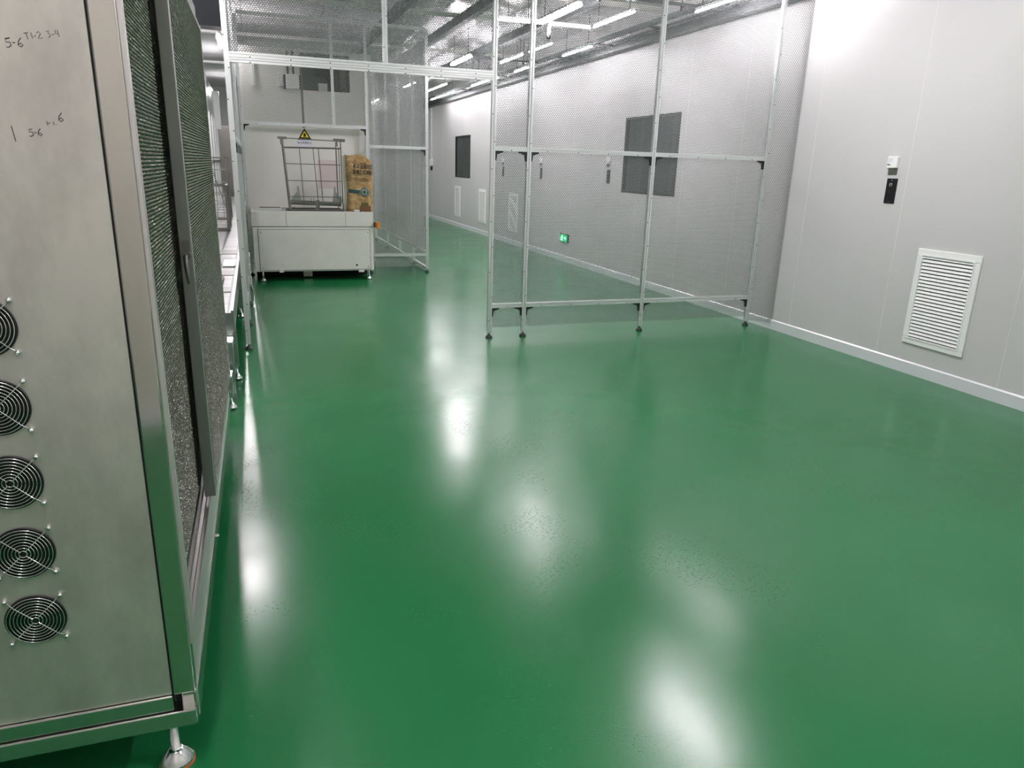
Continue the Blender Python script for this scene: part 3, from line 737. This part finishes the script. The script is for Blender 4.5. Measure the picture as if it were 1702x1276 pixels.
# steel tray and crumpled film at the left end of the machine top
tr = thing('steel_tray', 'shallow steel tray lying on the left end of the loading machine', 'tray', (.2, 10.55, .945))
MB().box(.06, .33, 10.44, 10.66, .946, .952).build('tray_base', M['dark'], tr)
b_ = MB()
for (x0, x1, y0, y1) in ((.05, .34, 10.43, 10.442), (.05, .34, 10.658, 10.67), (.05, .062, 10.442, 10.658), (.328, .34, 10.442, 10.658)): b_.box(x0, x1, y0, y1, .946, .985)
b_.build('tray_rim', M['chrome'], tr)
vs_ = []; fs_ = []; rr = random.Random(3); n1, n2 = 10, 8
for j in range(n2+1):
    for i in range(n1+1):
        ed = min(i, n1-i, j, n2-j)
        vs_.append((.345+.005*i+rr.uniform(-.002, .002), 10.40+.02*j, .947+(.0 if ed == 0 else .012+rr.uniform(0, .035))))
for j in range(n2):
    for i in range(n1): a = j*(n1+1)+i; fs_.append((a, a+1, a+n1+2, a+n1+1))
fs_.append(tuple([i for i in range(n1+1)]+[j*(n1+1)+n1 for j in range(1, n2+1)]+[n2*(n1+1)+i for i in range(n1-1, -1, -1)]+[j*(n1+1) for j in range(n2-1, 0, -1)]))
vs_ = [(x, y, z) for x, y, z in vs_]
fl = MB().add([(x+.003, y+.03, z) for x, y, z in vs_], fs_).build('crumpled_film', M['rag'])
tag(fl, 'crumpled grey plastic film between the steel tray and the wire rack', 'film')

# ------------------------------------------------------------------ oven housing behind the far fence
ov = thing('oven_housing', 'large grey oven housing seen through the mesh above the loading machine', 'machine', (.7, 13, 0))
b_ = MB(); y0 = 12.5
b_.box(-.09, .82, y0, y0+.05, 0, 3.2); b_.box(.82, 1.9, y0, y0+.05, 0, 2.66); b_.box(1.56, 1.9, y0, y0+.05, 2.66, 3.2)
b_.box(-.09, 1.9, 15.5, 15.55, 0, 3.2); b_.box(1.85, 1.9, y0+.05, 15.5, 0, 3.2); b_.box(-.09, -.04, y0+.05, 15.5, 0, 3.2); b_.box(-.09, 1.9, y0, 15.55, 3.2, 3.24)
b_.build('housing_wall', M['oven'], ov)
MB().box(.80, .835, y0-.003, y0, 2.1, 3.2).each('wall_joint', M['creamd'], ov)
b_ = MB(); b_.box(.83, 1.56, y0+.9, y0+.92, 2.6, 3.2)
b_.build('opening_back', M['teal'], ov)
b_ = MB(); b_.box(1.06, 1.30, y0+.2, y0+.6, 2.92, 3.2); b_.box(1.30, 1.34, y0+.3, y0+.5, 2.7, 3.2)
b_.build('hanging_motor', M['hole'], ov)
MB().box(1.10, 1.24, y0+.3, y0+.5, 2.68, 2.8).build('white_unit', M['white'], ov)
MB().tube([(1.2, y0+.25, 2.93), (1.28, y0+.24, 2.80), (1.32, y0+.24, 2.74)], .014, 8).tube([(1.38, y0+.05, 3.2), (1.39, y0+.03, 2.72), (1.43, y0+.02, 2.68), (1.48, y0+.03, 2.72)], .008, 8).build('hose', M['dark'], ov)
b_ = MB(); b_.box(1.44, 1.52, y0+.15, y0+.25, 2.67, 3.2)
b_.build('duct', M['beam'], ov)
eb = thing('junction_box', 'grey junction box with two black pipes above, on the oven housing wall', 'box', (.66, 12.45, 2.66))
MB().box(.58, .78, 12.40, 12.496, 2.66, 2.87).build('box_body', M['white'], eb, bevel=.008)
MB().box(.55, .58, 12.42, 12.496, 2.655, 2.86).box(.78, .80, 12.42, 12.496, 2.655, 2.86).each('side_cover', M['dark'], eb)
for x in (.62, .70): MB().tube([(x, 12.46, 2.86), (x, 12.46, 3.2)], .016, 10).each('pipe', M['dark'], eb)
tag(MB().box(.46, .55, 12.44, 12.496, 2.69, 2.86).build('switch_box', M['oven'], bevel=.006), 'small grey box just left of the piped junction box', 'box')
tag(MB().box(.09, .14, 12.47, 12.496, 2.68, 3.06).build('wall_strip', M['white'], bevel=.004), 'short white strip on the left edge of the oven housing wall', 'strip')

# ------------------------------------------------------------------ conveyor line on the left
cv = thing('conveyor_table', 'long steel conveyor bed running along the left fence behind the cabinet', 'conveyor', (-.7, 13, 0))
MB().box(-1.35, -.20, 5.18, 22, .585, .6).build('bed', M['belt'], cv)
MB().box(-.20, -.185, 5.16, 22, .46, .615).box(-1.365, -1.35, 5.16, 22, .46, .615).box(-1.35, -.20, 5.16, 5.18, .44, .6).build('side_frame', M['frame'], cv)
MB().box(-.36, -.27, 5.152, 5.16, .46, .56).build('end_plate', M['frame'], cv)
for i, (y0, y1) in enumerate(((6.0, 6.25), (6.9, 7.2), (7.6, 7.7), (8.5, 8.9))):
    MB().box(-1.3, -.22, y0, y1, .6, .606).build('cover_strip', M['wire'], cv)
for y in (5.62, 8, 12, 16, 21): 
    for x in (-.21, -1.33): 
        MB().box(x-.02, x+.02, y-.02, y+.02, .1, .46).build('leg', M['steel'], cv); lev_foot(x, y, .1, cv, .036, False)
for k, (zt, xr, y0) in enumerate(((.44, -.20, 4.99), (.25, -.215, 4.83))):
    o = thing('roller_step', 'small steel roller step below the conveyor end, '+('upper one' if k == 0 else 'lower one'), 'step', (-.5, y0, 0), 'roller steps')
    MB().box(-.9, xr, y0, y0+.15, zt-.15, zt-.012).build('step_body', M['steel'], o)
    s_ = MB()
    for j in range(6): s_.tube([(-.9, y0+.012+.025*j, zt-.006), (xr, y0+.012+.025*j, zt-.006)], .008, 8)
    s_.each('roller', M['chrome'], o)
    if k == 1:
        for x in (-.235, -.8): lev_foot(x, y0+.08, zt-.15, o, .036, False)
    else:
        MB().box(-.9, -.86, y0+.04, y0+.1, 0, zt-.15).box(xr-.03, xr-.005, y0+.09, y0+.14, 0, zt-.15).each('support', M['steel'], o)
tag(MB().box(-.33, -.215, 7.45, 7.95, .607, .613).build('white_board', M['white']), 'small white board lying on the conveyor bed', 'board')
hs = MB(); hs.tube([(-.42+.16*math.sin(a)*.8, 6.55+.35*math.cos(a), .617+.003*a) for a in [i*.35 for i in range(17)]], .009, 8)
tag(hs.build('hose_loop', M['wire']), 'loop of grey hose lying on the conveyor bed', 'hose')
# wire basket on the conveyor
def basket(x0, x1, y0, y1, z0, z1, label, lean=False):
    b = thing('steel_basket', label, 'basket', ((x0+x1)/2, (y0+y1)/2, z0), 'steel baskets on the conveyor')
    fr = MB(); t_ = .012
    for x in (x0, x1):
        for y in (y0, y1): fr.box(x-t_*1.6, x+t_*1.6, y-t_, y+t_, z0, z1)
    for z in (z0+t_, z1-t_):
        for y in (y0, y1): fr.box(x0, x1, y-t_, y+t_, z-t_, z+t_)
        for x in (x0, x1): fr.box(x-t_, x+t_, y0, y1, z-t_, z+t_)
    fr.build('frame', M['wire'], b)
    wr_ = MB()
    for k in range(1, 5):
        z = z0+(z1-z0)*k/5
        for y in (y0, y1): wr_.tube([(x0, y, z), (x1, y, z)], .005, 6)
    for k in range(1, 4):
        x = x0+(x1-x0)*k/4; wr_.tube([(x, y0, z0), (x, y0, z1)], .005, 6)
    if lean: wr_.tube([(x1-.03, y0, z0+.1), (x0+.1, y0, z1)], .008, 6)
    wr_.build('wire_side', M['wire'], b)
    MB().box(x0, x1, y0, y1, z0+.01, z0+.045).build('bottom_pan', M['wire'], b)
    return b
basket(-1.1, -.37, 11.3, 12.0, .603, 1.24, 'steel wire basket on the conveyor bed, nearer one with a deep pan')
basket(-.78, -.40, 13.4, 14.1, .603, 1.62, 'taller steel wire frame on the conveyor behind the nearer basket', True)
# washing line with bars
wl = thing('barred_machine', 'tall stainless machine over the conveyor with vertical bars below its hood', 'machine', (-1.6, 18, 0))
MB().box(-2.6, -.80, 12.5, 22.4, 2.58, 3.26).build('hood', M['steel'], wl, bevel=.01)
MB().box(-2.6, -1.25, 12.5, 22.4, .62, 2.58).build('back_wall', M['oven'], wl)
for k in range(8):
    y = 13.2+1.25*k
    MB().box(-.84, -.80, y-.05, y+.05, .62, 2.58).build('bar', M['alu'], wl)
MB().box(-.86, -.80, 12.5, 22.4, 1.5, 1.56).build('guard_rail', M['wire'], wl)
MB().box(-2.6, -1.40, 12.5, 22.4, .0, .6).build('under_frame', M['steel'], wl)
gc = thing('grey_end_cabinet', 'brown-grey steel cabinet standing across the far end of the conveyor', 'cabinet', (-.6, 22.7, 0))
MB().box(-1.6, -.25, 22.45, 23.1, .0, 2.45).build('body', M['brown'], gc, bevel=.01)
MB().box(-.98, -.5, 22.43, 22.45, .7, 2.3).build('door', M['brown'], gc, bevel=.004)
tag(MB().box(-.80, -.66, 20.6, 20.7, 2.3, 3.2).build('upright_board', M['white'], bevel=.004), 'upright white board beside the end of the hood, far left', 'board')

# ------------------------------------------------------------------ things on the right wall
def vent(yc, z0, w, h, label, src=None):
    r = thing('wall_vent', label, 'vent', (XW, yc, z0), 'louvered vents along the right wall')
    a, b = yc-w/2, yc+w/2; z1 = z0+h; t_ = .055; fr = MB()
    for (y0, y1, q0, q1) in ((a, b, z0, z0+t_), (a, b, z1-t_, z1), (a, a+t_, z0+t_, z1-t_), (b-t_, b, z0+t_, z1-t_)): fr.box(XW-.016, XW, y0, y1, q0, q1)
    fr.build('frame', M['white'], r, bevel=.004)
    i_ = MB(); e = t_-.012
    for (y0, y1, q0, q1) in ((a+e, b-e, z0+e, z0+t_), (a+e, b-e, z1-t_, z1-e), (a+e, a+t_, z0+t_, z1-t_), (b-t_, b-e, z0+t_, z1-t_)): i_.box(XW-.021, XW-.016, y0, y1, q0, q1)
    i_.build('inner_rim', M['white'], r)
    MB().box(XW-.002, XW-.0005, a+t_, b-t_, z0+t_, z1-t_).build('backing', M['hole'], r, 'dark gap behind the slats')
    s = MB(); n = 24; hh = (h-2*t_)/n
    for k in range(n):
        z = z0+t_+k*hh
        s.prism([(XW-.003, z+hh*.98), (XW-.005, z+hh*1.0), (XW-.016, z+hh*.36), (XW-.014, z+hh*.26)], 1, a+t_, b-t_)
    s.build('louvre', M['white'], r, 'white louvre slats')
    return r
v0 = vent(4.335, .26, .58, .795, 'large white louvered wall vent in the foreground, right of the mesh partition')
for yc, lab in ((14.93, 'white louvered vent low on the wall, seen through the narrow mesh bay'), (17.2, 'white louvered vent at the right side of the doorway view'), (19.52, 'white louvered vent below the far window')):
    copy_thing(v0, (XW, yc, .28), lab)
def thermostat(yc, z, label):
    r = thing('wall_switch', label, 'switch', (XW, yc, z), 'white wall control boxes')
    MB().box(XW-.028, XW, yc-.052, yc+.052, z, z+.095).build('casing', M['white'], r, bevel=.004)
    MB().box(XW-.0285, XW-.028, yc-.008, yc+.046, z+.045, z+.085).build('display', M['label'], r)
    MB().lathe((XW-.031, yc+.035, z+.028), [(.007, 0), (.007, .004)], 0, 12).lathe((XW-.031, yc+.016, z+.026), [(.005, 0), (.005, .004)], 0, 12).each('button', M['dark'], r)
    MB().box(XW-.006, XW, yc-.045, yc+.045, z-.055, z-.004).build('terminal_cover', M['wire'], r, 'grey cover below')
    return r
def plate(yc, z0, label):
    r = thing('control_plate', label, 'switch plate', (XW, yc, z0), 'dark control plates on the right wall')
    MB().box(XW-.006, XW, yc-.056, yc+.056, z0, z0+.21).build('plate', M['bolt'], r, bevel=.002)
    MB().lathe((XW-.008, yc, z0+.195), [(.005, 0), (.005, .003)], 0, 10).lathe((XW-.008, yc, z0+.014), [(.005, 0), (.005, .003)], 0, 10).each('screw', M['chrome'], r)
    MB().torus((XW-.008, yc+.006, z0+.155), .012, .003, 0, 18, 6).tube([(XW-.008, yc+.006, z0+.155), (XW-.022, yc+.004, z0+.158)], .004, 8).build('key_switch', M['chrome'], r)
    MB().lathe((XW-.009, yc+.02, z0+.11), [(.006, 0), (.007, .005)], 0, 12).lathe((XW-.009, yc+.02, z0+.095), [(.006, 0), (.007, .005)], 0, 12).lathe((XW-.009, yc+.015, z0+.035), [(.007, 0), (.008, .005)], 0, 12).each('button', M['dark'], r)
    return r
s0 = thermostat(5.045, 1.69, 'white control box on the right wall, nearest one, above the large vent')
p0 = plate(5.03, 1.395, 'dark metal control plate below the nearest white control box')
for yc, d in ((10.53, 'beside the dark window'), (13.4, 'in the middle of the wide mesh bay'), (15.7, 'seen through the narrow mesh bay')):
    copy_thing(s0, (XW, yc, 1.70), 'white control box behind the mesh, '+d)
    copy_thing(p0, (XW, yc-.03, 1.40), 'dark control plate behind the mesh, '+d)
# exit sign
ex = thing('exit_sign', 'small green lit running-man exit sign low on the right wall behind the mesh', 'sign', (XW, 12.08, .34))
MB().box(XW-.03, XW, 11.90, 12.26, .34, .49).build('casing', M['dark'], ex, 'dark casing', bevel=.004)
MB().box(XW-.033, XW-.03, 11.915, 12.245, .352, .478).build('lit_face', M['exitg'], ex, 'glowing green face')
xs = XW-.0335
pm = MB()
def seg(pts, r_=.011):
    pm.tube([(xs, 12.15-a, .355+b) for a, b in pts], r_, 6)
pm.lathe((xs-.002, 12.13, .355+.102), [(.013, 0), (.013, .002)], 0, 12)
seg([(.01, .085), (-.005, .05)], .016); seg([(.01, .08), (.05, .07), (.06, .085)], .007); seg([(.01, .08), (-.03, .065), (-.035, .045)], .007)
seg([(-.005, .05), (.03, .035), (.025, .008)], .009); seg([(-.005, .05), (-.02, .025), (-.05, .018)], .009)
pm.build('running_figure', M['exitw'], ex, 'lit running figure')
MB().prism([(12.045, .405), (12.0, .405), (12.0, .385), (11.95, .415), (12.0, .445), (12.0, .425), (12.045, .425)], 0, xs-.002, xs+.001).build('arrow', M['exitw'], ex, 'lit arrow')
# far conduit and socket
cd = thing('wall_conduit', 'white vertical conduit with a socket box at the far end of the right wall', 'conduit', (XW-.02, 22.6, 1.6))
MB().box(XW-.03, XW, 22.58, 22.62, 1.75, 3.24).build('conduit_run', M['white'], cd)
MB().box(XW-.06, XW, 22.45, 22.72, 1.58, 1.76).build('socket_box', M['white'], cd, bevel=.005)
MB().box(XW-.05, XW, 22.53, 22.6, 1.44, 1.56).build('plug', M['bolt'], cd)
